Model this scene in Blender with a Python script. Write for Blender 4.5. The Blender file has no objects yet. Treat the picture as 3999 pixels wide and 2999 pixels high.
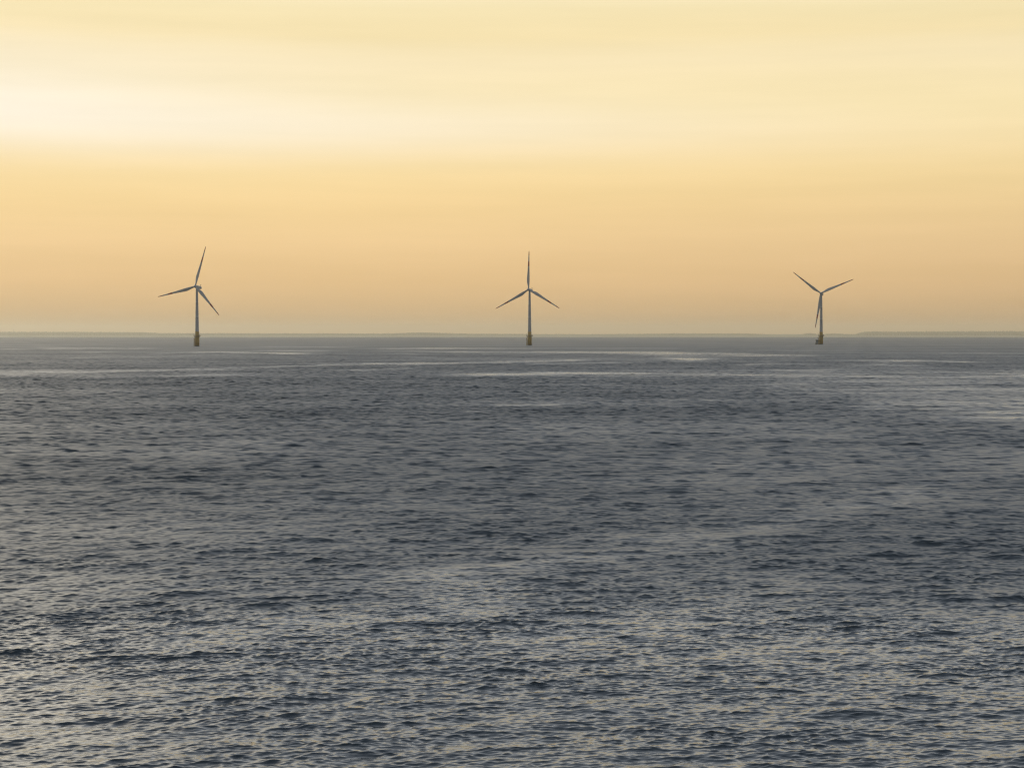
import bpy, bmesh, math, random
import numpy as np
from mathutils import Vector, Matrix

R = math.radians
sc = bpy.context.scene
C = sc.collection

# ------------------------------------------------------------------ numbers taken from the place
F = 7776.0            # focal length in photograph pixels (70 mm equivalent)
CX, EYE = 1999.5, 1299.8   # photograph column of the view axis, row of eye level
H = 17.0              # deck height above the water, metres
RE = 7.4e6            # earth radius with refraction

def drop(d):
    return -d * d / (2 * RE)

def lin(c):
    c = c / 255.0
    return c / 12.92 if c <= 0.04045 else ((c + 0.055) / 1.055) ** 2.4

def rgb(r, g, b, k=1.0):
    return (lin(r) * k, lin(g) * k, lin(b) * k, 1.0)

# ------------------------------------------------------------------ camera
cam_d = bpy.data.cameras.new('camera')
cam = bpy.data.objects.new('camera', cam_d)
C.objects.link(cam)
cam.location = (0, 0, H)
cam.rotation_euler = (R(90) - math.atan((1499.5 - EYE) / F), 0, 0)
cam_d.sensor_width = 36.0
cam_d.lens = F / 3999.0 * 36.0
cam_d.clip_start = 0.5
cam_d.clip_end = 200000
sc.camera = cam

# ------------------------------------------------------------------ sky, sun, exposure
SUN_AZ, SUN_EL = -34.0, 22.0
world = bpy.data.worlds.new('World')
sc.world = world
world.use_nodes = True
nt = world.node_tree
nt.nodes.clear()

class G:
    """tiny node helper"""
    def __init__(self, tree): self.t = tree
    def n(self, kind, **kw):
        x = self.t.nodes.new(kind)
        for k, v in kw.items(): setattr(x, k, v)
        return x
    def put(self, sock, v):
        if isinstance(v, bpy.types.NodeSocket): self.t.links.new(v, sock)
        elif v is not None: sock.default_value = v
    def m(self, op, a, b=None, c=None, clamp=False):
        x = self.n('ShaderNodeMath', operation=op, use_clamp=clamp)
        for i, v in enumerate((a, b, c)):
            if v is not None: self.put(x.inputs[i], v)
        return x.outputs[0]
    def v(self, op, a, b=None, s=None):
        x = self.n('ShaderNodeVectorMath', operation=op)
        self.put(x.inputs[0], a)
        if b is not None: self.put(x.inputs[1], b)
        if s is not None: self.put(x.inputs['Scale'], s)
        return x.outputs[0]
    def xyz(self, a, b, c):
        x = self.n('ShaderNodeCombineXYZ')
        for i, q in enumerate((a, b, c)): self.put(x.inputs[i], q)
        return x.outputs[0]
    def noise(self, vec, scale, detail=3.0, rough=0.5, dist=0.0):
        x = self.n('ShaderNodeTexNoise')
        self.put(x.inputs['Vector'], vec)
        x.inputs['Scale'].default_value = scale
        x.inputs['Detail'].default_value = detail
        x.inputs['Roughness'].default_value = rough
        x.inputs['Distortion'].default_value = dist
        return x
    def ramp(self, fac, stops, interp='LINEAR'):
        x = self.n('ShaderNodeValToRGB')
        cr = x.color_ramp
        cr.interpolation = interp
        while len(cr.elements) > 1: cr.elements.remove(cr.elements[0])
        cr.elements[0].position = stops[0][0]
        cr.elements[0].color = stops[0][1]
        for p, c in stops[1:]:
            e = cr.elements.new(p); e.color = c
        self.put(x.inputs[0], fac)
        return x.outputs[0]
    def mix(self, f, a, b, blend='MIX'):
        x = self.n('ShaderNodeMix', data_type='RGBA', blend_type=blend)
        x.clamp_factor = True
        self.put(x.inputs[0], f); self.put(x.inputs[6], a); self.put(x.inputs[7], b)
        return x.outputs[2]

g = G(nt)
tc = g.n('ShaderNodeTexCoord')
sep = g.n('ShaderNodeSeparateXYZ'); nt.links.new(tc.outputs['Generated'], sep.inputs[0])
DEG = 180 / math.pi
el = g.m('MULTIPLY', g.m('ARCSINE', sep.outputs[2]), DEG)            # elevation, degrees
az = g.m('MULTIPLY', g.m('ARCTAN2', sep.outputs[0], sep.outputs[1]), DEG)
# long thin cloud bands: elevation gently warped by a noise that is stretched along the horizon
warp = g.noise(g.xyz(g.m('MULTIPLY', az, 0.05), g.m('MULTIPLY', el, 0.22), 3.1), 1.0, 3, 0.5)
elw = g.m('ADD', el, g.m('MULTIPLY', g.m('SUBTRACT', warp.outputs[0], 0.5), g.m('MULTIPLY', el, 0.10)))
S = lambda e, r, gg, b, k=1.0: (max(0.0, e) / 90.0, rgb(r, gg, b, k))
STOPS = [
    S(0.0, 204, 170, 122), S(0.75, 221, 184, 132), S(1.5, 234, 195, 139), S(2.5, 243, 206, 149),
    S(3.7, 250, 216, 155), S(4.6, 252, 222, 161), S(5.4, 253, 227, 170), S(6.3, 252, 230, 176),
    S(7.1, 251, 231, 182), S(7.9, 251, 232, 188), S(8.5, 249, 228, 176), S(9.2, 248, 230, 182),
    S(10.0, 253, 241, 208), S(11.5, 255, 247, 230, 1.35), S(15, 248, 246, 241, 1.4), S(19, 230, 236, 243, 1.2), S(25, 220, 228, 237),
    S(35, 207, 217, 230), S(50, 183, 196, 214), S(90, 145, 166, 195)]
base = g.ramp(g.m('DIVIDE', elw, 90.0, clamp=True), STOPS)

def lobe(a0, aw, e0, ew):
    p = g.m('POWER', g.m('DIVIDE', g.m('SUBTRACT', az, a0), aw), 2.0)
    q = g.m('POWER', g.m('DIVIDE', g.m('SUBTRACT', elw, e0), ew), 2.0)
    return g.m('EXPONENT', g.m('MULTIPLY', g.m('ADD', p, q), -1.0))
l1 = lobe(-19.0, 13.0, 6.1, 1.05)
l2 = lobe(-19.0, 12.0, 7.3, 1.1)
l3 = lobe(-3.0, 14.0, 5.85, 0.85)
glow = g.m('ADD', g.m('ADD', g.m('MULTIPLY', l1, 0.6), g.m('MULTIPLY', l2, 0.4)), g.m('MULTIPLY', l3, 0.35), clamp=True)
base = g.mix(glow, base, rgb(255, 246, 230, 1.02))
# the right-hand side is a little greyer low down
side = g.m('MULTIPLY', g.m('MULTIPLY', g.m('ADD', az, 4.0), 0.05, clamp=True),
           g.m('MULTIPLY', g.m('SUBTRACT', 6.0, el), 0.4, clamp=True))
base = g.mix(g.m('MULTIPLY', side, 0.55), base, g.mix(1.0, base, (0.86, 0.86, 0.92, 1), 'MULTIPLY'))
streak = g.noise(g.xyz(g.m('MULTIPLY', az, 0.10), g.m('MULTIPLY', el, 1.3), 8.0), 1.0, 4, 0.55)
base = g.mix(1.0, base, g.ramp(streak.outputs[0], [(0.3, (0.972, 0.972, 0.96, 1)), (0.7, (1.028, 1.028, 1.04, 1))]), 'MULTIPLY')
# away from the glowing side the cloud deck is darker
back = g.m('MULTIPLY_ADD', g.m('COSINE', g.m('MULTIPLY', g.m('ADD', az, 8.0), 1 / DEG)), 0.40, 0.60, clamp=True)
away = g.m('MULTIPLY', g.m('SUBTRACT', 1.0, back), g.m('MULTIPLY_ADD', el, -1 / 90.0, 1.0, clamp=True))
base = g.mix(1.0, base, g.mix(away, (1, 1, 1, 1), (0.06, 0.09, 0.13, 1)), 'MULTIPLY')
sky = g.n('ShaderNodeTexSky', sky_type='NISHITA', sun_disc=False)
sky.sun_elevation = R(SUN_EL)
sky.sun_rotation = R(SUN_AZ)
sky.air_density = 1.0; sky.dust_density = 3.0; sky.ozone_density = 1.0
# thin high cloud covers the clear sky almost everywhere; it breaks up overhead
cover = g.m('MULTIPLY_ADD', g.m('SUBTRACT', el, 20.0), -0.012, 0.98, clamp=True)
cover = g.m('MAXIMUM', cover, 0.55)
ten = g.mix(1.0, base, (10, 10, 10, 1), 'MULTIPLY')
col = g.mix(cover, sky.outputs[0], ten)
bg = g.n('ShaderNodeBackground')
nt.links.new(col, bg.inputs['Color'])
bg.inputs['Strength'].default_value = 0.1
wo = g.n('ShaderNodeOutputWorld')
nt.links.new(bg.outputs[0], wo.inputs['Surface'])

sun_d = bpy.data.lights.new('sun', 'SUN')
sun_d.energy = 0.5
sun_d.angle = R(45)
sun_d.color = (1.0, 0.86, 0.62)
sun = bpy.data.objects.new('sun', sun_d)
C.objects.link(sun)
to_sun = Vector((math.sin(R(SUN_AZ)) * math.cos(R(SUN_EL)), math.cos(R(SUN_AZ)) * math.cos(R(SUN_EL)), math.sin(R(SUN_EL))))
sun.rotation_euler = to_sun.to_track_quat('Z', 'Y').to_euler()

sc.view_settings.view_transform = 'Standard'
sc.view_settings.look = 'None'
sc.view_settings.exposure = 0.0
sc.view_settings.gamma = 1.0
sc.render.engine = 'CYCLES'
sc.cycles.use_denoising = True
sc.cycles.denoiser = 'OPENIMAGEDENOISE'
sc.cycles.denoising_input_passes = 'RGB_ALBEDO_NORMAL'
sc.cycles.denoising_prefilter = 'NONE'
sc.cycles.use_adaptive_sampling = False
sc.cycles.max_bounces = 6
sc.cycles.diffuse_bounces = 2
sc.cycles.glossy_bounces = 2
sc.cycles.volume_bounces = 1
sc.cycles.sample_clamp_indirect = 1.5
sc.cycles.filter_width = 1.25
sc.cycles.use_light_tree = False

# ------------------------------------------------------------------ materials
def pbr(name, col, rough=0.5, metal=0.0, var=0.08, scale=0.6, streaks=False):
    m = bpy.data.materials.new(name); m.use_nodes = True
    q = G(m.node_tree)
    p = m.node_tree.nodes['Principled BSDF']
    t = q.n('ShaderNodeTexCoord')
    vec = t.outputs['Object']
    if streaks: vec = q.v('MULTIPLY', vec, (1.0, 1.0, 0.12))
    nz = q.noise(vec, scale, 4, 0.6)
    f = q.ramp(nz.outputs[0], [(0.3, (1 - var, 1 - var, 1 - var, 1)), (0.7, (1 + var, 1 + var, 1 + var, 1))])
    m.node_tree.links.new(q.mix(1.0, (*col, 1), f, 'MULTIPLY'), p.inputs['Base Color'])
    p.inputs['Roughness'].default_value = rough
    p.inputs['Metallic'].default_value = metal
    return m

M_white = pbr('turbine paint', (0.28, 0.295, 0.32), 0.45, var=0.05, scale=0.15, streaks=True)
M_blade = pbr('blade gelcoat', (0.26, 0.275, 0.295), 0.4, var=0.05, scale=0.1)
M_red = pbr('red marking', (0.22, 0.02, 0.025), 0.45)
M_yellow = pbr('yellow paint', (0.30, 0.185, 0.02), 0.55, var=0.15, scale=0.5, streaks=True)
M_rust = pbr('tide stained steel', (0.05, 0.042, 0.03), 0.7, var=0.3, scale=0.8)
M_steel = pbr('dark galvanised steel', (0.10, 0.10, 0.09), 0.5, 0.3, var=0.15)
M_grey = pbr('grey cabinet', (0.25, 0.25, 0.22), 0.5)
M_mast = pbr('mast red lead', (0.16, 0.05, 0.035), 0.5)
M_hull = pbr('dark blue hull', (0.012, 0.028, 0.05), 0.35, var=0.15)
M_cabin = pbr('pale boat paint', (0.22, 0.28, 0.29), 0.4)
M_roof = pbr('dark roof', (0.02, 0.022, 0.025), 0.5)
M_glass = pbr('tinted glass', (0.015, 0.02, 0.025), 0.08)
M_deck = pbr('grey deck', (0.05, 0.065, 0.07), 0.6)
M_land = pbr('far shore soil and grass', (0.14, 0.15, 0.095), 0.9, var=0.2, scale=0.01)
M_wood = pbr('far wood foliage', (0.14, 0.15, 0.09), 0.9, var=0.4, scale=0.03)
M_tower2 = pbr('pale masonry', (0.20, 0.20, 0.19), 0.8)

# ------------------------------------------------------------------ mesh helpers
def link(name, bm, mats, parent=None, smooth=False, loc=None):
    me = bpy.data.meshes.new(name)
    bmesh.ops.recalc_face_normals(bm, faces=bm.faces)
    bm.to_mesh(me); bm.free()
    for m in (mats if isinstance(mats, (list, tuple)) else [mats]): me.materials.append(m)
    if smooth:
        for p in me.polygons: p.use_smooth = True
    o = bpy.data.objects.new(name, me)
    C.objects.link(o)
    if parent: o.parent = parent
    if loc: o.location = loc
    return o

def lathe(bm, prof, seg=32, M=None, mat=0):
    """prof: list of (radius, height) turned about Z"""
    M = M or Matrix.Identity(4)
    rings = []
    for r, z in prof:
        rings.append([bm.verts.new(M @ Vector((r * math.cos(2 * math.pi * i / seg), r * math.sin(2 * math.pi * i / seg), z))) for i in range(seg)])
    for a, b in zip(rings[:-1], rings[1:]):
        for i in range(seg):
            f = bm.faces.new((a[i], a[(i + 1) % seg], b[(i + 1) % seg], b[i])); f.material_index = mat
    f = bm.faces.new(rings[0][::-1]); f.material_index = mat
    f = bm.faces.new(rings[-1]); f.material_index = mat

def tube(bm, a, b, r, seg=10, r2=None, mat=0):
    a, b = Vector(a), Vector(b)
    d = b - a
    M = Matrix.Translation(a) @ d.to_track_quat('Z', 'Y').to_matrix().to_4x4()
    lathe(bm, [(r, 0), (r if r2 is None else r2, d.length)], seg, M, mat)

def box(bm, c, s, M=None, bev=0.0, mat=0):
    ret = bmesh.ops.create_cube(bm, size=1.0)
    vs = ret['verts']
    for v in vs:
        v.co = Vector((v.co.x * s[0] + c[0], v.co.y * s[1] + c[1], v.co.z * s[2] + c[2]))
    if bev:
        es = list({e for v in vs for e in v.link_edges})
        r2 = bmesh.ops.bevel(bm, geom=es, offset=bev, segments=2, affect='EDGES', profile=0.5)
        vs = list({v for f in r2['faces'] for v in f.verts} | {v for v in vs if v.is_valid})
    for v in vs:
        if M: v.co = M @ v.co
        for f in v.link_faces: f.material_index = mat

def loft(bm, rings, mat_of=None):
    rows = [[bm.verts.new(p) for p in r] for r in rings]
    n = len(rows[0])
    for k, (a, b) in enumerate(zip(rows[:-1], rows[1:])):
        for i in range(n):
            f = bm.faces.new((a[i], a[(i + 1) % n], b[(i + 1) % n], b[i]))
            if mat_of: f.material_index = mat_of(k)
    f = bm.faces.new(rows[0][::-1])
    if mat_of: f.material_index = mat_of(0)
    f = bm.faces.new(rows[-1])
    if mat_of: f.material_index = mat_of(len(rows) - 2)

def empty(name, label, cat, loc, rz=0.0, group=None):
    o = bpy.data.objects.new(name, None)
    C.objects.link(o)
    o.location = loc; o.rotation_euler = (0, 0, rz)
    o['label'] = label; o['category'] = cat
    if group: o['group'] = group
    o.empty_display_size = 5
    return o

def kind(o, k, label=None, cat=None):
    o['kind'] = k
    if label: o['label'] = label
    if cat: o['category'] = cat

# ------------------------------------------------------------------ the sea: one wave surface on the curved earth
def th2d(y):
    """ground distance of a photograph row below the horizon"""
    t = (y - EYE) / F
    disc = t * t - 2 * H / RE
    return RE * (t - math.sqrt(max(disc, 0)))

def sea_grid():
    ds = [0.0, 4, 9, 15, 22, 30]
    d = 30.0
    while d < 18500:
        if d < 66: st = 0.048 + (66 - d) * 0.012
        else: st = max(0.048, min(d * d / 2.6e5, 0.28 if d < 700 else 0.28 * (d / 700) ** 1.25))
        st = min(st, d * 0.0025) if d > 66 else st
        d += st
        ds.append(d)
    ds = np.array(ds, dtype=np.float64)
    fine = np.radians(np.linspace(-16.6, 16.6, 900))
    step = fine[1] - fine[0]
    right = []
    a = fine[-1]; s = step
    while True:
        s = min(s * 1.08, math.radians(2.5)); a += s
        if a > math.pi - 0.5 * s: break
        right.append(a)
    right = np.array(right)
    az = np.concatenate([-right[::-1], fine, right, ])
    return ds, az

# calmer slicks, traced as polylines (column, row, half thickness, strength) and laid on the water
SLICKS = [
    [(130, 1358, 1.6, .8), (580, 1360, 2.2, .9)], [(330, 1373, 1.5, .6), (420, 1373, 1.5, .6)],
    [(590, 1380, 1.5, .6), (850, 1374, 3, .9), (1240, 1382, 3.5, .9)], [(230, 1396, 2, .5), (390, 1394, 2, .5)],
    [(520, 1392, 2, .5), (600, 1391, 2, .5)], [(700, 1389, 2, .5), (900, 1387, 2, .5)],
    [(-300, 1456, 4, .55), (0, 1453, 4, .6), (400, 1450, 4.5, .6), (750, 1439, 5, .65), (1000, 1432, 4.5, .8), (1400, 1423, 4, 1), (1700, 1419, 3.5, .9), (2000, 1412, 4, .9), (2300, 1406, 3, .8)],
    [(310, 1475, 3, .5), (500, 1470, 3, .5), (800, 1462, 3, .6), (1000, 1459, 3, .4)],
    [(1000, 1355, 1.5, .6), (1400, 1354, 1.5, .6)], [(1000, 1369, 1.8, .8), (1320, 1370, 1.8, .5)],
    [(1440, 1361, 1.8, .7), (1700, 1361, 2.5, .9), (2100, 1362, 1.5, .7)],
    [(1480, 1372, 2, .6), (1800, 1374, 2, .8), (2300, 1376, 3, .9), (2600, 1383, 6, 1), (2900, 1385, 5, 1), (3200, 1388, 3, .8)],
    [(2580, 1398, 6, .8), (2700, 1402, 8, 1), (2800, 1398, 5, .7)],
    [(1320, 1447, 2.5, .7), (1480, 1444, 3.5, .8), (1630, 1437, 3, .6)],
    [(1730, 1466, 3, .6), (1850, 1464, 4, .9), (2200, 1459, 5, .9), (2600, 1460, 5, .8), (3000, 1461, 6, .8), (3400, 1466, 9, .8), (3999, 1470, 13, .9), (4400, 1472, 13, .9)],
    [(2000, 1425, 2, .6), (2400, 1417, 2.5, .6), (2560, 1416, 2, .4)], [(1560, 1381, 1.8, .6), (1640, 1383, 1.8, .6)],
    [(1600, 1393, 2, .5), (1680, 1394, 2, .5)], [(2200, 1482, 3, .5), (2420, 1480, 3, .5)],
    [(2870, 1424, 2, .6), (3010, 1419, 2.5, .7), (3230, 1420, 2, .6)], [(3300, 1406, 2, .6), (3500, 1408, 3.5, .9), (3830, 1410, 2, .8)],
    [(3290, 1424, 7, .6), (3450, 1420, 8, .7), (3640, 1427, 3, .6)], [(3000, 1446, 3, .7), (3280, 1443, 4, .6)],
    [(2700, 1507, 5, .5), (3000, 1508, 8, .8), (3500, 1510, 9, .8), (4200, 1520, 9, .7)],
    [(1750, 1507, 4, .4), (2300, 1502, 4, .5), (2700, 1505, 4, .5)],
    [(3450, 1572, 10, .35), (3700, 1585, 18, .55), (4000, 1600, 24, .62), (4400, 1615, 28, .62)],
    [(3600, 1540, 9, .5), (4000, 1545, 12, .6), (4400, 1545, 12, .6)],
    [(2580, 1559, 4, .5), (2850, 1560, 4, .5)], [(2620, 1587, 3, .5), (2760, 1586, 3, .5)], [(3300, 1586, 4, .7), (3520, 1590, 5, .7)],
    [(1760, 1606, 4, .5), (1930, 1604, 4, .5)], [(1880, 1580, 4, .6), (2210, 1583, 5, .8)], [(1100, 1648, 5, .4), (1350, 1643, 5, .4)],
    [(1500, 1486, 3, .4), (1700, 1484, 3, .4)], [(2050, 1552, 4, .35), (2350, 1556, 4, .35)],
    [(3700, 1379, 1.5, .5), (3999, 1378, 1.5, .4)], [(3000, 1369, 1.5, .4), (3400, 1371, 1.5, .4)],
    [(-200, 1362, 1.2, .5), (100, 1361, 1.2, .5)], [(1500, 1404, 2, .4), (1800, 1402, 2, .4)],
    [(600, 2560, 110, .25), (1200, 2400, 95, .45), (1700, 2290, 80, .55), (2300, 2170, 60, .5), (2900, 2060, 45, .45), (3800, 1880, 30, .4)],
    [(-300, 2700, 100, .4), (500, 2640, 90, .4), (1000, 2600, 80, .2)], [(1900, 2480, 60, .3), (2600, 2400, 60, .35), (3300, 2250, 40, .2)],
    [(2900, 1475, 20, .5), (3500, 1478, 25, .65), (4400, 1480, 28, .7)], [(3000, 1514, 12, .45), (4400, 1526, 18, .6)],
    [(3350, 1562, 20, .6), (4000, 1588, 32, .85), (4400, 1598, 36, .85)],
    [(2300, 1361, 1.2, .4), (2700, 1362, 1.2, .5)], [(2900, 1392, 2, .4), (3100, 1394, 2, .5)],
]

def fields(shape_like, X, Y, seed, comps, lam0, lam1, squash):
    """smooth random field in [-1,1]-ish: sum of long sines, elongated across the view"""
    rs = np.random.RandomState(seed)
    out = np.zeros(shape_like, np.float32)
    for _ in range(comps):
        lam = math.exp(rs.uniform(math.log(lam0), math.log(lam1)))
        th = rs.uniform(0, 2 * math.pi)
        k = 2 * math.pi / lam
        out += np.sin((X * (k * math.cos(th) / squash) + Y * (k * math.sin(th))).astype(np.float32) + rs.uniform(0, 6.28))
    return out / math.sqrt(comps / 2)

def build_sea():
    ds, az = sea_grid()
    nr, nc = len(ds), len(az)
    ds = ds[1:]; nr -= 1
    sa, ca = np.sin(az), np.cos(az)
    X = np.outer(ds, sa); Y = np.outer(ds, ca)
    spacing = np.gradient(ds)
    Z = np.repeat(drop(ds)[:, None], nc, 1).astype(np.float32)
    # slicks
    calm = np.zeros((nr, nc), np.float32)
    row = EYE + F * (H - drop(ds)) / ds
    colm = CX + F * np.tan(np.clip(az, -1.3, 1.3))
    wob = fields((nr, nc), X, Y, 5, 16, 12, 140, 2.5)
    for line in SLICKS:
        x0, x1 = line[0][0], line[-1][0]
        px = [p[0] for p in line]
        yc = np.interp(colm, px, [p[1] for p in line])
        hw = np.interp(colm, px, [p[2] for p in line])
        stv = np.interp(colm, px, [p[3] for p in line])
        edge = np.clip((colm - x0 + 60) / 120, 0, 1) * np.clip((x1 + 60 - colm) / 120, 0, 1)
        ok = np.where(edge > 0)[0]
        if not len(ok): continue
        ymin, ymax = yc[ok].min() - 6 * hw[ok].max(), yc[ok].max() + 6 * hw[ok].max()
        rr = np.where((row > ymin) & (row < ymax))[0]
        if not len(rr): continue
        sl = (slice(rr[0], rr[-1] + 1), slice(ok[0], ok[-1] + 1))
        q = (row[sl[0]][:, None] - yc[sl[1]][None, :]) / hw[sl[1]][None, :] + 0.55 * wob[sl]
        v = np.exp(-q * q) * (stv * edge)[sl[1]][None, :]
        calm[sl] = np.maximum(calm[sl], v.astype(np.float32))
    gust = fields((nr, nc), X, Y, 11, 16, 18, 90, 2.2)           # patches of rougher and smoother water
    gust2 = fields((nr, nc), X, Y, 23, 12, 60, 400, 2.5)
    patch = np.clip(0.5 + 0.15 * gust + 0.17 * gust2, 0, 1).astype(np.float32)
    amp = (1.0 - 0.52 * calm) * (0.80 + 0.32 * (1 - patch))
    gust3 = fields((nr, nc), X, Y, 31, 16, 3.5, 16, 1.8)
    amp = (amp * np.clip(1 + 0.08 * gust3 + 0.07 * fields((nr, nc), X, Y, 41, 16, 8, 45, 1.6), 0.35, 1.8)).astype(np.float32)
    # wind waves
    rs = np.random.RandomState(4)
    NW = 130
    S0 = 0.275
    unres = np.full((nr,), 0.0)
    DX = np.zeros((nr, nc), np.float32); DY = np.zeros((nr, nc), np.float32); DZ = np.zeros((nr, nc), np.float32)
    lams = np.exp(np.linspace(math.log(0.19), math.log(7.0), NW)) * np.exp(rs.uniform(-.03, .03, NW))
    for lam in lams:
        k = 2 * math.pi / lam
        th = R(103) + rs.normal(0, R(23 if lam < 1.6 else 20))
        sl = S0 * math.sqrt(2.0 / NW)
        sl *= float(np.interp(lam, [0.3, 0.6, 1.2, 1.8, 3.0, 7.0], [1.15, 1.0, 0.74, 0.72, 0.62, 0.26]))
        a = sl / k
        ph = rs.uniform(0, 6.283)
        wgt = np.clip((lam / spacing - 2.0) / 2.0, 0, 1)
        unres += 0.5 * sl * sl * (1 - wgt ** 2)
        last = np.where(wgt > 0)[0]
        if not len(last): continue
        n0, n1 = last[0], last[-1] + 1
        s = slice(n0, n1)
        phase = ((X[s] * (k * math.cos(th)) + Y[s] * (k * math.sin(th)) + ph) % (2 * math.pi)).astype(np.float32)
        far = 1.0 + (0.58 if lam > 1.8 else 0.25 if lam > 1.0 else 0.0) * np.clip((ds[s] - 110) / 170, 0, 1)   # the open water is choppier than under the ship's lee
        w = ((wgt[s] * a * far)[:, None] * amp[s]).astype(np.float32)
        DZ[s] += w * np.cos(phase)
        sn = w * np.sin(phase)
        DX[s] -= sn * np.float32(math.cos(th) * 1.25)
        DY[s] -= sn * np.float32(math.sin(th) * 1.25)
    co = np.empty((nr * nc + 1, 3), np.float32)
    co[:-1, 0] = (X + DX).ravel(); co[:-1, 1] = (Y + DY).ravel(); co[:-1, 2] = (Z + DZ).ravel()
    co[-1] = (0, 0, 0)
    i = np.arange(nr - 1, dtype=np.int32)[:, None] * nc
    j = np.arange(nc, dtype=np.int32)[None, :]
    j2 = (j + 1) % nc
    quads = np.stack([i + j, i + j2, i + nc + j2, i + nc + j], -1).reshape(-1, 4)[:, ::-1]
    tris = np.stack([np.full(nc, nr * nc, np.int32), (j2[0]).astype(np.int32), j[0]], -1)
    me = bpy.data.meshes.new('sea')
    nq, ntr = len(quads), len(tris)
    me.vertices.add(len(co)); me.vertices.foreach_set('co', co.ravel())
    me.loops.add(nq * 4 + ntr * 3)
    me.loops.foreach_set('vertex_index', np.concatenate([quads.ravel(), tris.ravel()]).astype(np.int32))
    me.polygons.add(nq + ntr)
    me.polygons.foreach_set('loop_start', np.concatenate([np.arange(nq) * 4, nq * 4 + np.arange(ntr) * 3]).astype(np.int32))
    me.polygons.foreach_set('use_smooth', np.ones(nq + ntr, bool))
    me.update(calc_edges=True)
    fil = np.repeat(np.sqrt(unres)[:, None], nc, 1)
    for nm, arr in (('calm', calm), ('patch', patch), ('unresolved', fil)):
        at = me.attributes.new(nm, 'FLOAT', 'POINT')
        at.data.foreach_set('value', np.append(arr.ravel(), 0).astype(np.float32))
    o = bpy.data.objects.new('sea', me)
    C.objects.link(o)
    kind(o, 'structure', 'grey wind rippled sea with pale slicks reaching the horizon', 'sea')
    print('sea', nr, nc, 'up', me.polygons[nq // 2].normal.z)
    m = bpy.data.materials.new('sea water'); m.use_nodes = True
    q = G(m.node_tree)
    p = m.node_tree.nodes['Principled BSDF']
    geo = q.n('ShaderNodeNewGeometry')
    at1 = q.n('ShaderNodeAttribute', attribute_name='calm')
    at2 = q.n('ShaderNodeAttribute', attribute_name='patch')
    pos = geo.outputs['Position']
    rot = q.n('ShaderNodeVectorRotate', rotation_type='Z_AXIS')
    m.node_tree.links.new(pos, rot.inputs['Vector']); rot.inputs['Angle'].default_value = R(-22)
    st = q.v('MULTIPLY', rot.outputs[0], (0.45, 1.0, 0.0))          # ripples are longer along their crests
    n1 = q.noise(st, 5.5, 2, 0.6, 0.3)
    n2 = q.noise(st, 0.62, 2, 0.55, 0.2)
    s1 = q.v('SUBTRACT', n1.outputs['Color'], (0.5, 0.5, 0.5))
    s2 = q.v('SUBTRACT', n2.outputs['Color'], (0.5, 0.5, 0.5))
    n4 = q.noise(st, 0.24, 5, 0.7)
    n5 = q.noise(st, 0.011, 3, 0.6)
    brk = q.m('MULTIPLY_ADD', q.m('ADD', n4.outputs[0], q.m('MULTIPLY', n5.outputs[0], 0.6)), 6.0, -3.85, clamp=True)
    calm = q.m('MULTIPLY', at1.outputs['Fac'], q.m('MULTIPLY_ADD', brk, 0.85, 0.15))
    rough_f = q.m('MULTIPLY', q.m('SUBTRACT', 1.0, q.m('MULTIPLY', calm, 0.82)),
                  q.m('SUBTRACT', 1.2, q.m('MULTIPLY', at2.outputs['Fac'], 0.5)))
    at3 = q.n('ShaderNodeAttribute', attribute_name='unresolved')
    near = q.m('MULTIPLY_ADD', at3.outputs['Fac'], -9.0, 1.25, clamp=True)
    sl = q.v('ADD', q.v('SCALE', s1, s=q.m('MULTIPLY', near, 0.25)), q.v('SCALE', s2, s=0.25))
    sl = q.v('MULTIPLY', sl, (0.8, 1.0, 0.0))
    sl = q.v('SCALE', sl, s=rough_f)
    nrm = q.v('NORMALIZE', q.v('ADD', geo.outputs['Normal'], sl))
    m.node_tree.links.new(nrm, p.inputs['Normal'])
    p.inputs['Base Color'].default_value = (0.030, 0.040, 0.045, 1)
    p.inputs['IOR'].default_value = 1.333
    var = q.m('MULTIPLY_ADD', q.m('POWER', at3.outputs['Fac'], 2.0), 1.6, q.m('MULTIPLY_ADD', near, -0.0035, 0.0042))
    alpha = q.m('MULTIPLY', q.m('SQRT', var), rough_f)
    m.node_tree.links.new(q.m('SQRT', alpha), p.inputs['Roughness'])
    me.materials.append(m)
    return o

build_sea()

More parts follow.
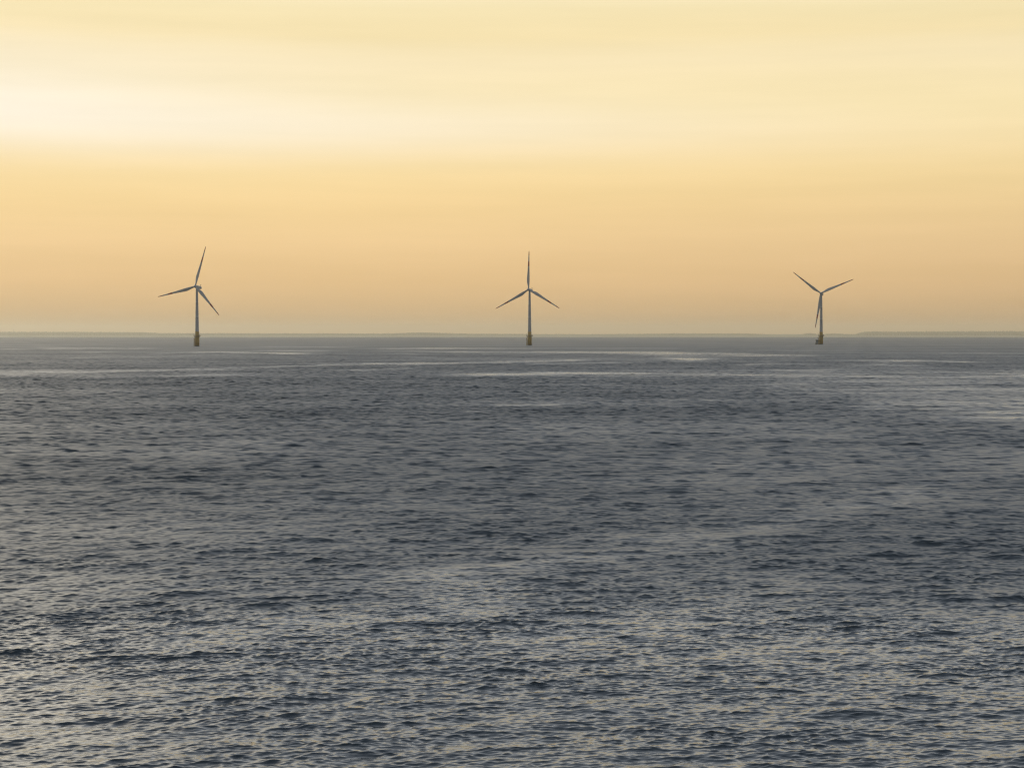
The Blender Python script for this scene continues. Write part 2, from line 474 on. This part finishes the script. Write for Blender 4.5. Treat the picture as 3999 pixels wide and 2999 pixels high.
# ------------------------------------------------------------------ the far shore
SHORE = [(-3500, 1296), (-900, 1294), (0, 1293.5), (300, 1293.5), (560, 1295), (620, 1299), (1000, 1300), (1480, 1301), (1560, 1299), (1640, 1295.5),
         (1700, 1297), (1800, 1301), (2000, 1303), (2300, 1304), (2580, 1301.5), (2620, 1300), (2900, 1301), (3000, 1304), (3090, 1308),
         (3130, 1304), (3155, 1299), (3175, 1300), (3200, 1306), (3230, 1302), (3260, 1300), (3300, 1303), (3340, 1304), (3358, 1297),
         (3375, 1292), (3420, 1291.5), (3500, 1293), (3600, 1292), (3700, 1291.5), (3999, 1291), (4500, 1292), (7500, 1295)]
DS = 28000.0
def build_shore():
    rs = random.Random(3)
    cols = np.arange(-3500, 7500, 1.8)
    tops = np.interp(cols, [p[0] for p in SHORE], [p[1] for p in SHORE])
    base = drop(DS)
    ang = np.arctan((cols - CX) / F)
    ztop = H + (EYE - tops) / F * DS * 1.0          # height of the tree line, world z
    bm = bmesh.new()
    rows = []
    prof = [(0, -1.0), (60, 2.0), (600, 45.0), (1500, 50.0), (2500, 40.0), (3000, -5.0)]
    for a in ang[::12]:
        rows.append([bm.verts.new((math.sin(a) * (DS + dd), math.cos(a) * (DS + dd), base + h)) for dd, h in prof])
    for a, b in zip(rows[:-1], rows[1:]):
        for i in range(len(prof) - 1): bm.faces.new((a[i], b[i], b[i + 1], a[i + 1]))
    o = link('far_shore', bm, M_land)
    kind(o, 'structure', 'low far shore along the hazy horizon', 'shore')
    # the wood: a canopy of irregular crowns, several crowns deep
    bm = bmesh.new()
    k = 0
    for a, zt in zip(ang, ztop):
        for lay in range(3):
            dd = 500 + lay * 110 + rs.uniform(-40, 40)
            full = zt - base
            h = full * rs.uniform(0.84, 1.0) * (0.9 + 0.05 * lay)
            w = rs.uniform(4.0, 9.0)
            aa = a + rs.uniform(-1, 1) * 2.5 / DS
            x, y = math.sin(aa) * (DS + dd), math.cos(aa) * (DS + dd)
            b0 = base + 3
            pts = []
            for rr, zz in ((0.55, 0.0), (1.0, 0.45), (0.85, 0.78), (0.3, 1.0)):
                pts.append([Vector((x + w * rr * rs.uniform(.75, 1.25) * math.cos(t), y + w * rr * math.sin(t), b0 + (h - 3) * zz * rs.uniform(.96, 1.0))) for t in (0, 1.26, 2.51, 3.77, 5.03)])
            loft(bm, pts)
    o = link('far_wood', bm, M_wood)
    kind(o, 'stuff', 'pale hazy line of woodland on the far shore', 'wood')
build_shore()

def far_tower(col, ytop):
    d = DS + 100
    x = (col - CX) / F * d
    z0 = drop(d) + 2
    t = empty('shore_tower', 'faint slim tower rising from the far shore at the left edge', 'tower', (x, d, z0))
    ht = H + (EYE - ytop) / F * d - z0
    bm = bmesh.new()
    lathe(bm, [(3.6, 0), (2.9, ht * 0.5), (2.5, ht * 0.84), (3.1, ht * 0.85), (3.1, ht * 0.88), (1.8, ht * 0.88)], 16)
    link('shaft', bm, M_tower2, t)
    bm = bmesh.new()
    lathe(bm, [(1.7, ht * 0.88), (1.7, ht * 0.95), (2.0, ht * 0.955), (0.2, ht)], 16)
    link('lantern', bm, M_roof, t)
far_tower(53, 1286)

# ------------------------------------------------------------------ wind turbines
RB = 53.5
HUB = 76.8
TILT = R(-6)

def blade_mesh():
    st = [(1.0, 2.1, 2.1, 0), (2.5, 2.1, 2.05, 6), (5.0, 2.5, 1.85, 13), (8.0, 3.4, 1.5, 13), (11.0, 4.1, 1.25, 11.5), (13.0, 4.25, 1.1, 10),
          (17.0, 3.9, .95, 8), (22.0, 3.3, .75, 6), (27.0, 2.8, .6, 4.5), (32.0, 2.4, .48, 3), (32.6, 2.35, .47, 3), (39.0, 1.9, .36, 1.5), (39.6, 1.86, .35, 1.5),
          (44.0, 1.55, .27, .8), (46.8, 1.38, .23, .5), (47.4, 1.33, .22, .5), (51.0, 1.0, .15, 0), (52.8, .7, .1, 0), (53.5, .28, .05, 0)]
    rings, rr = [], []
    for r, c, t, tw in st:
        rr.append(r)
        u = min(1, max(0, (r - 2.5) / 8.0))
        ring = []
        for i in range(20):
            a = 2 * math.pi * i / 20
            x, y = math.cos(a), math.sin(a)
            px = c * (0.5 * x - 0.18 * u)                   # leading edge +X, trailing edge -X
            thick = 0.5 * t * y * (1 - u * 0.55 * (1 - x) / 2 - u * 0.15)
            tq = R(tw)
            pb = -1.4 * (r / RB) ** 2 - r * math.tan(R(1.5)) # prebend and cone, upwind
            ring.append(Vector((px * math.cos(tq) - thick * math.sin(tq), -px * math.sin(tq) + thick * math.cos(tq) + pb, r)))
        rings.append(ring)
    bm = bmesh.new()
    def mo(k):
        m = 0.5 * (rr[k] + rr[k + 1])
        return 1 if (32.3 < m < 39.3 or m > 47.1) else 0
    loft(bm, rings, mo)
    return bm

def turbine(label, col, d, spin, yaw, group):
    x = (col - CX) / F * d
    t = empty('wind_turbine', label, 'wind turbine', (x, d, drop(d)), yaw, group)
    # yellow transition piece standing in the water
    bm = bmesh.new()
    lathe(bm, [(2.95, -6), (2.95, 1.0)], 40, mat=1)
    lathe(bm, [(2.93, 1.01), (2.93, 12.2), (2.55, 12.6), (2.55, 19.0), (2.42, 19.02)], 40)
    link('foundation', bm, [M_yellow, M_rust], t, True)
    bm = bmesh.new()
    for y in (-0.9, 0.9):
        tube(bm, (-4.1, y, -5), (-4.1, y, 10.5), 0.24)
        for z in (1.5, 5.5, 9.8): tube(bm, (-4.1, y, z), (-2.6, y, z), 0.14)
    for i in range(26): tube(bm, (-3.8, -0.3, 0.2 + i * 0.45), (-3.8, 0.3, 0.2 + i * 0.45), 0.035, 6)
    for y in (-0.3, 0.3): tube(bm, (-3.8, y, 0), (-3.8, y, 14.0), 0.06, 6)
    link('boat_landing', bm, M_yellow, t)
    # working platform
    bm = bmesh.new()
    lathe(bm, [(2.6, 12.9), (4.55, 12.9), (4.65, 13.0), (4.65, 13.2), (2.6, 13.2)], 24)
    for i in range(8):
        a = i * math.pi / 4 + 0.2
        tube(bm, (2.8 * math.cos(a), 2.8 * math.sin(a), 11.3), (4.4 * math.cos(a), 4.4 * math.sin(a), 12.9), 0.12, 8)
    pf = link('platform', bm, M_steel, t)
    bm = bmesh.new()
    N = 24
    for i in range(N):
        a, b = 2 * math.pi * i / N, 2 * math.pi * (i + 1) / N
        pa = (4.5 * math.cos(a), 4.5 * math.sin(a)); pb = (4.5 * math.cos(b), 4.5 * math.sin(b))
        tube(bm, (*pa, 13.2), (*pa, 14.35), 0.05, 6)
        for z in (13.75, 14.3): tube(bm, (*pa, z), (*pb, z), 0.04, 6)
    link('railing', bm, M_yellow, pf)
    bm = bmesh.new()
    tube(bm, (-3.5, -1.2, 13.2), (-3.5, -1.2, 15.2), 0.2)
    tube(bm, (-3.5, -1.2, 15.1), (-4.7, -1.5, 17.0), 0.15, r2=0.1)
    tube(bm, (-4.65, -1.5, 16.9), (-4.65, -1.5, 15.8), 0.04, 6)
    link('davit_crane', bm, M_steel, pf)
    bm = bmesh.new()
    box(bm, (3.6, -0.6, 14.0), (1.1, 1.5, 1.6), bev=0.06)
    link('equipment_cabinet', bm, M_grey, pf)
    # tower with its door and flange rings
    bm = bmesh.new()
    top = HUB - 2.0
    prof = [(2.40, 19.05), (2.40, 19.3)]
    for i in range(1, 25):
        f = i / 24
        r = 2.33 - (2.33 - 1.38) * f ** 1.15
        z = 19.3 + (top - 19.3) * f
        if i in (8, 16): prof += [(r, z), (r + .05, z + .02), (r + .05, z + .25), (r, z + .27)]
        else: prof.append((r, z))
    lathe(bm, prof, 40)
    tw = link('tower', bm, M_white, t, True)
    # nacelle and rotor, tilted back
    T0 = Matrix.Translation((0, 0, HUB)) @ Matrix.Rotation(TILT, 4, 'X')
    bm = bmesh.new()
    secs = [(2.9, 1.55, 1.55, 0, 2.0), (2.2, 1.75, 1.8, 0, 2.5), (0.5, 1.85, 1.95, 0, 4), (-4.0, 1.85, 1.95, 0, 5), (-8.5, 1.8, 1.8, .05, 5), (-10.4, 1.6, 1.55, .1, 4), (-10.9, 1.2, 1.1, .15, 3)]
    rings = []
    for f, w, h, dz, e in secs:
        ring = []
        for i in range(28):
            a = 2 * math.pi * i / 28
            c, s_ = math.cos(a), math.sin(a)
            ring.append(T0 @ Vector((w * math.copysign(abs(c) ** (2 / e), c), -f, dz + h * math.copysign(abs(s_) ** (2 / e), s_))))
        rings.append(ring)
    loft(bm, rings)
    lathe(bm, [(1.42, HUB - 2.2), (1.42, HUB - 1.4)], 24)
    nc = link('nacelle', bm, M_white, t)
    bm = bmesh.new()
    P = lambda x, f, z: T0 @ Vector((x, -f, z))
    tube(bm, P(0.3, -9.6, 1.7), P(0.3, -9.6, 4.7), 0.26, 8, 0.12)
    tube(bm, P(-0.5, -9.6, 4.0), P(1.1, -9.6, 4.0), 0.09, 6)
    for xx in (-0.5, 1.1): tube(bm, P(xx, -9.6, 3.9), P(xx, -9.6, 4.5), 0.12, 8)
    link('weather_mast', bm, M_mast, nc)
    bm = bmesh.new()
    box(bm, (0, 8.2, 2.0), (2.6, 1.6, 0.5), T0, 0.08)
    link('cooler', bm, M_grey, nc)
    bm = bmesh.new()
    Mh = T0 @ Matrix.Translation((0, -2.95, 0)) @ Matrix.Rotation(R(90), 4, 'X')
    lathe(bm, [(1.55, 0), (1.78, .25), (1.85, 1.2), (1.82, 2.6), (1.6, 3.5), (1.15, 4.15), (.6, 4.5), (.1, 4.62)], 32, Mh)
    link('hub', bm, M_white, t, True)
    hubc = T0 @ Vector((0, -5.0, 0))
    me = None
    for i in range(3):
        if me is None:
            b = link('blade', blade_mesh(), [M_blade, M_red], t, True); me = b.data
        else:
            b = bpy.data.objects.new('blade', me); C.objects.link(b); b.parent = t
        b.matrix_local = Matrix.Translation(hubc) @ Matrix.Rotation(TILT, 4, 'X') @ Matrix.Rotation(R(spin + 120 * i), 4, 'Y')
    return t

GR = 'offshore wind turbines standing in a row'
YAW = R(-18)
turbine('leftmost grey offshore wind turbine on yellow base, topmost blade leaning right of upright', 770.1, 2584, 15.5, YAW, GR)
turbine('middle grey offshore wind turbine on yellow base, one blade pointing straight up', 2068.2, 2764, 0.0, YAW, GR)
turbine('rightmost grey offshore wind turbine, lowest blade hanging beside its tower', 3206.4, 3019, 67.5, YAW, GR)

# ------------------------------------------------------------------ crew boat at the right-hand turbine
def crew_boat():
    d = 3034.0
    x = (3193.0 - CX) / F * d
    t = empty('crew_boat', 'small dark hulled crew boat with dark roofed wheelhouse behind the rightmost turbine base', 'boat', (x, d, drop(d)), R(-12))
    # bow towards -Y
    def hull(xo):
        bm = bmesh.new()
        rings = []
        for y, w, zb, zt in ((8, 1.1, -.5, 2.0), (3, 1.15, -.6, 2.0), (-3, 1.1, -.6, 2.15), (-6.5, .75, -.4, 2.4), (-8.4, .3, .5, 2.6), (-9, .06, 1.3, 2.65)):
            rings.append([Vector((xo + sx * w, y, z)) for sx, z in ((-.5, zb), (-.95, zb + .7), (-1, zt), (1, zt), (.95, zb + .7), (.5, zb))])
        loft(bm, rings)
        link('hull', bm, M_hull, t)
    hull(-2.1); hull(2.1)
    bm = bmesh.new()
    box(bm, (0, 0.2, 1.5), (6.0, 15.2, 1.3), bev=.1)
    link('deck', bm, M_deck, t)
    bm = bmesh.new()
    box(bm, (0, 1.5, 3.9), (5.2, 7.0, 3.4), bev=.2)
    cb = link('cabin', bm, M_cabin, t)
    bm = bmesh.new()
    for i in range(4): box(bm, (-1.86 + i * 1.24, -2.03, 4.6), (1.05, .1, .95), bev=.03)
    link('window', bm, M_glass, cb)
    bm = bmesh.new()
    for i in range(5): box(bm, (-2.63, -1.0 + i * 1.3, 4.6), (.1, 1.05, .95), bev=.03)
    link('window', bm, M_glass, cb)
    bm = bmesh.new()
    box(bm, (0, 1.4, 6.2), (6.3, 7.8, 1.2), bev=.25)
    link('roof', bm, M_roof, t)
    bm = bmesh.new()
    tube(bm, (.9, 2.5, 6.7), (.9, 2.5, 12.4), .22, 8, .1)
    tube(bm, (-.2, 2.5, 9.4), (2.0, 2.5, 9.4), .12, 8)
    for xx in (-.2, 2.0): lathe(bm, [(.15, 0), (.4, .15), (.4, .6), (.1, .9)], 10, Matrix.Translation((xx, 2.5, 9.4)))
    link('mast', bm, M_cabin, t)
    bm = bmesh.new()
    for sx in (-2.9, 2.9):
        for y in (-7, -5.4, -3.8): tube(bm, (sx, y, 2.1), (sx, y, 3.2), .05, 6)
        tube(bm, (sx, -7, 3.2), (sx, -3.8, 3.2), .05, 6)
    tube(bm, (-2.9, -7, 3.2), (2.9, -7, 3.2), .05, 6)
    link('railing', bm, M_steel, t)
crew_boat()

# ------------------------------------------------------------------ haze
def haze():
    bm = bmesh.new()
    box(bm, (0, 0, 0), (72000, 72000, 1))
    for v in bm.verts: v.co.z = 145.0 if v.co.z > 0 else -80.0
    m = bpy.data.materials.new('haze'); m.use_nodes = True
    n = m.node_tree; n.nodes.clear()
    pv = n.nodes.new('ShaderNodeVolumePrincipled')
    pv.inputs['Color'].default_value = (0.84, 0.88, 0.86, 1)
    pv.inputs['Density'].default_value = 4.2e-5
    pv.inputs['Anisotropy'].default_value = 0.9
    out = n.nodes.new('ShaderNodeOutputMaterial')
    n.links.new(pv.outputs[0], out.inputs['Volume'])
    m.cycles.volume_sampling = 'DISTANCE'
    o = link('haze', bm, m)
    kind(o, 'stuff', 'thin pale sea haze fading the far shore', 'haze')
haze()
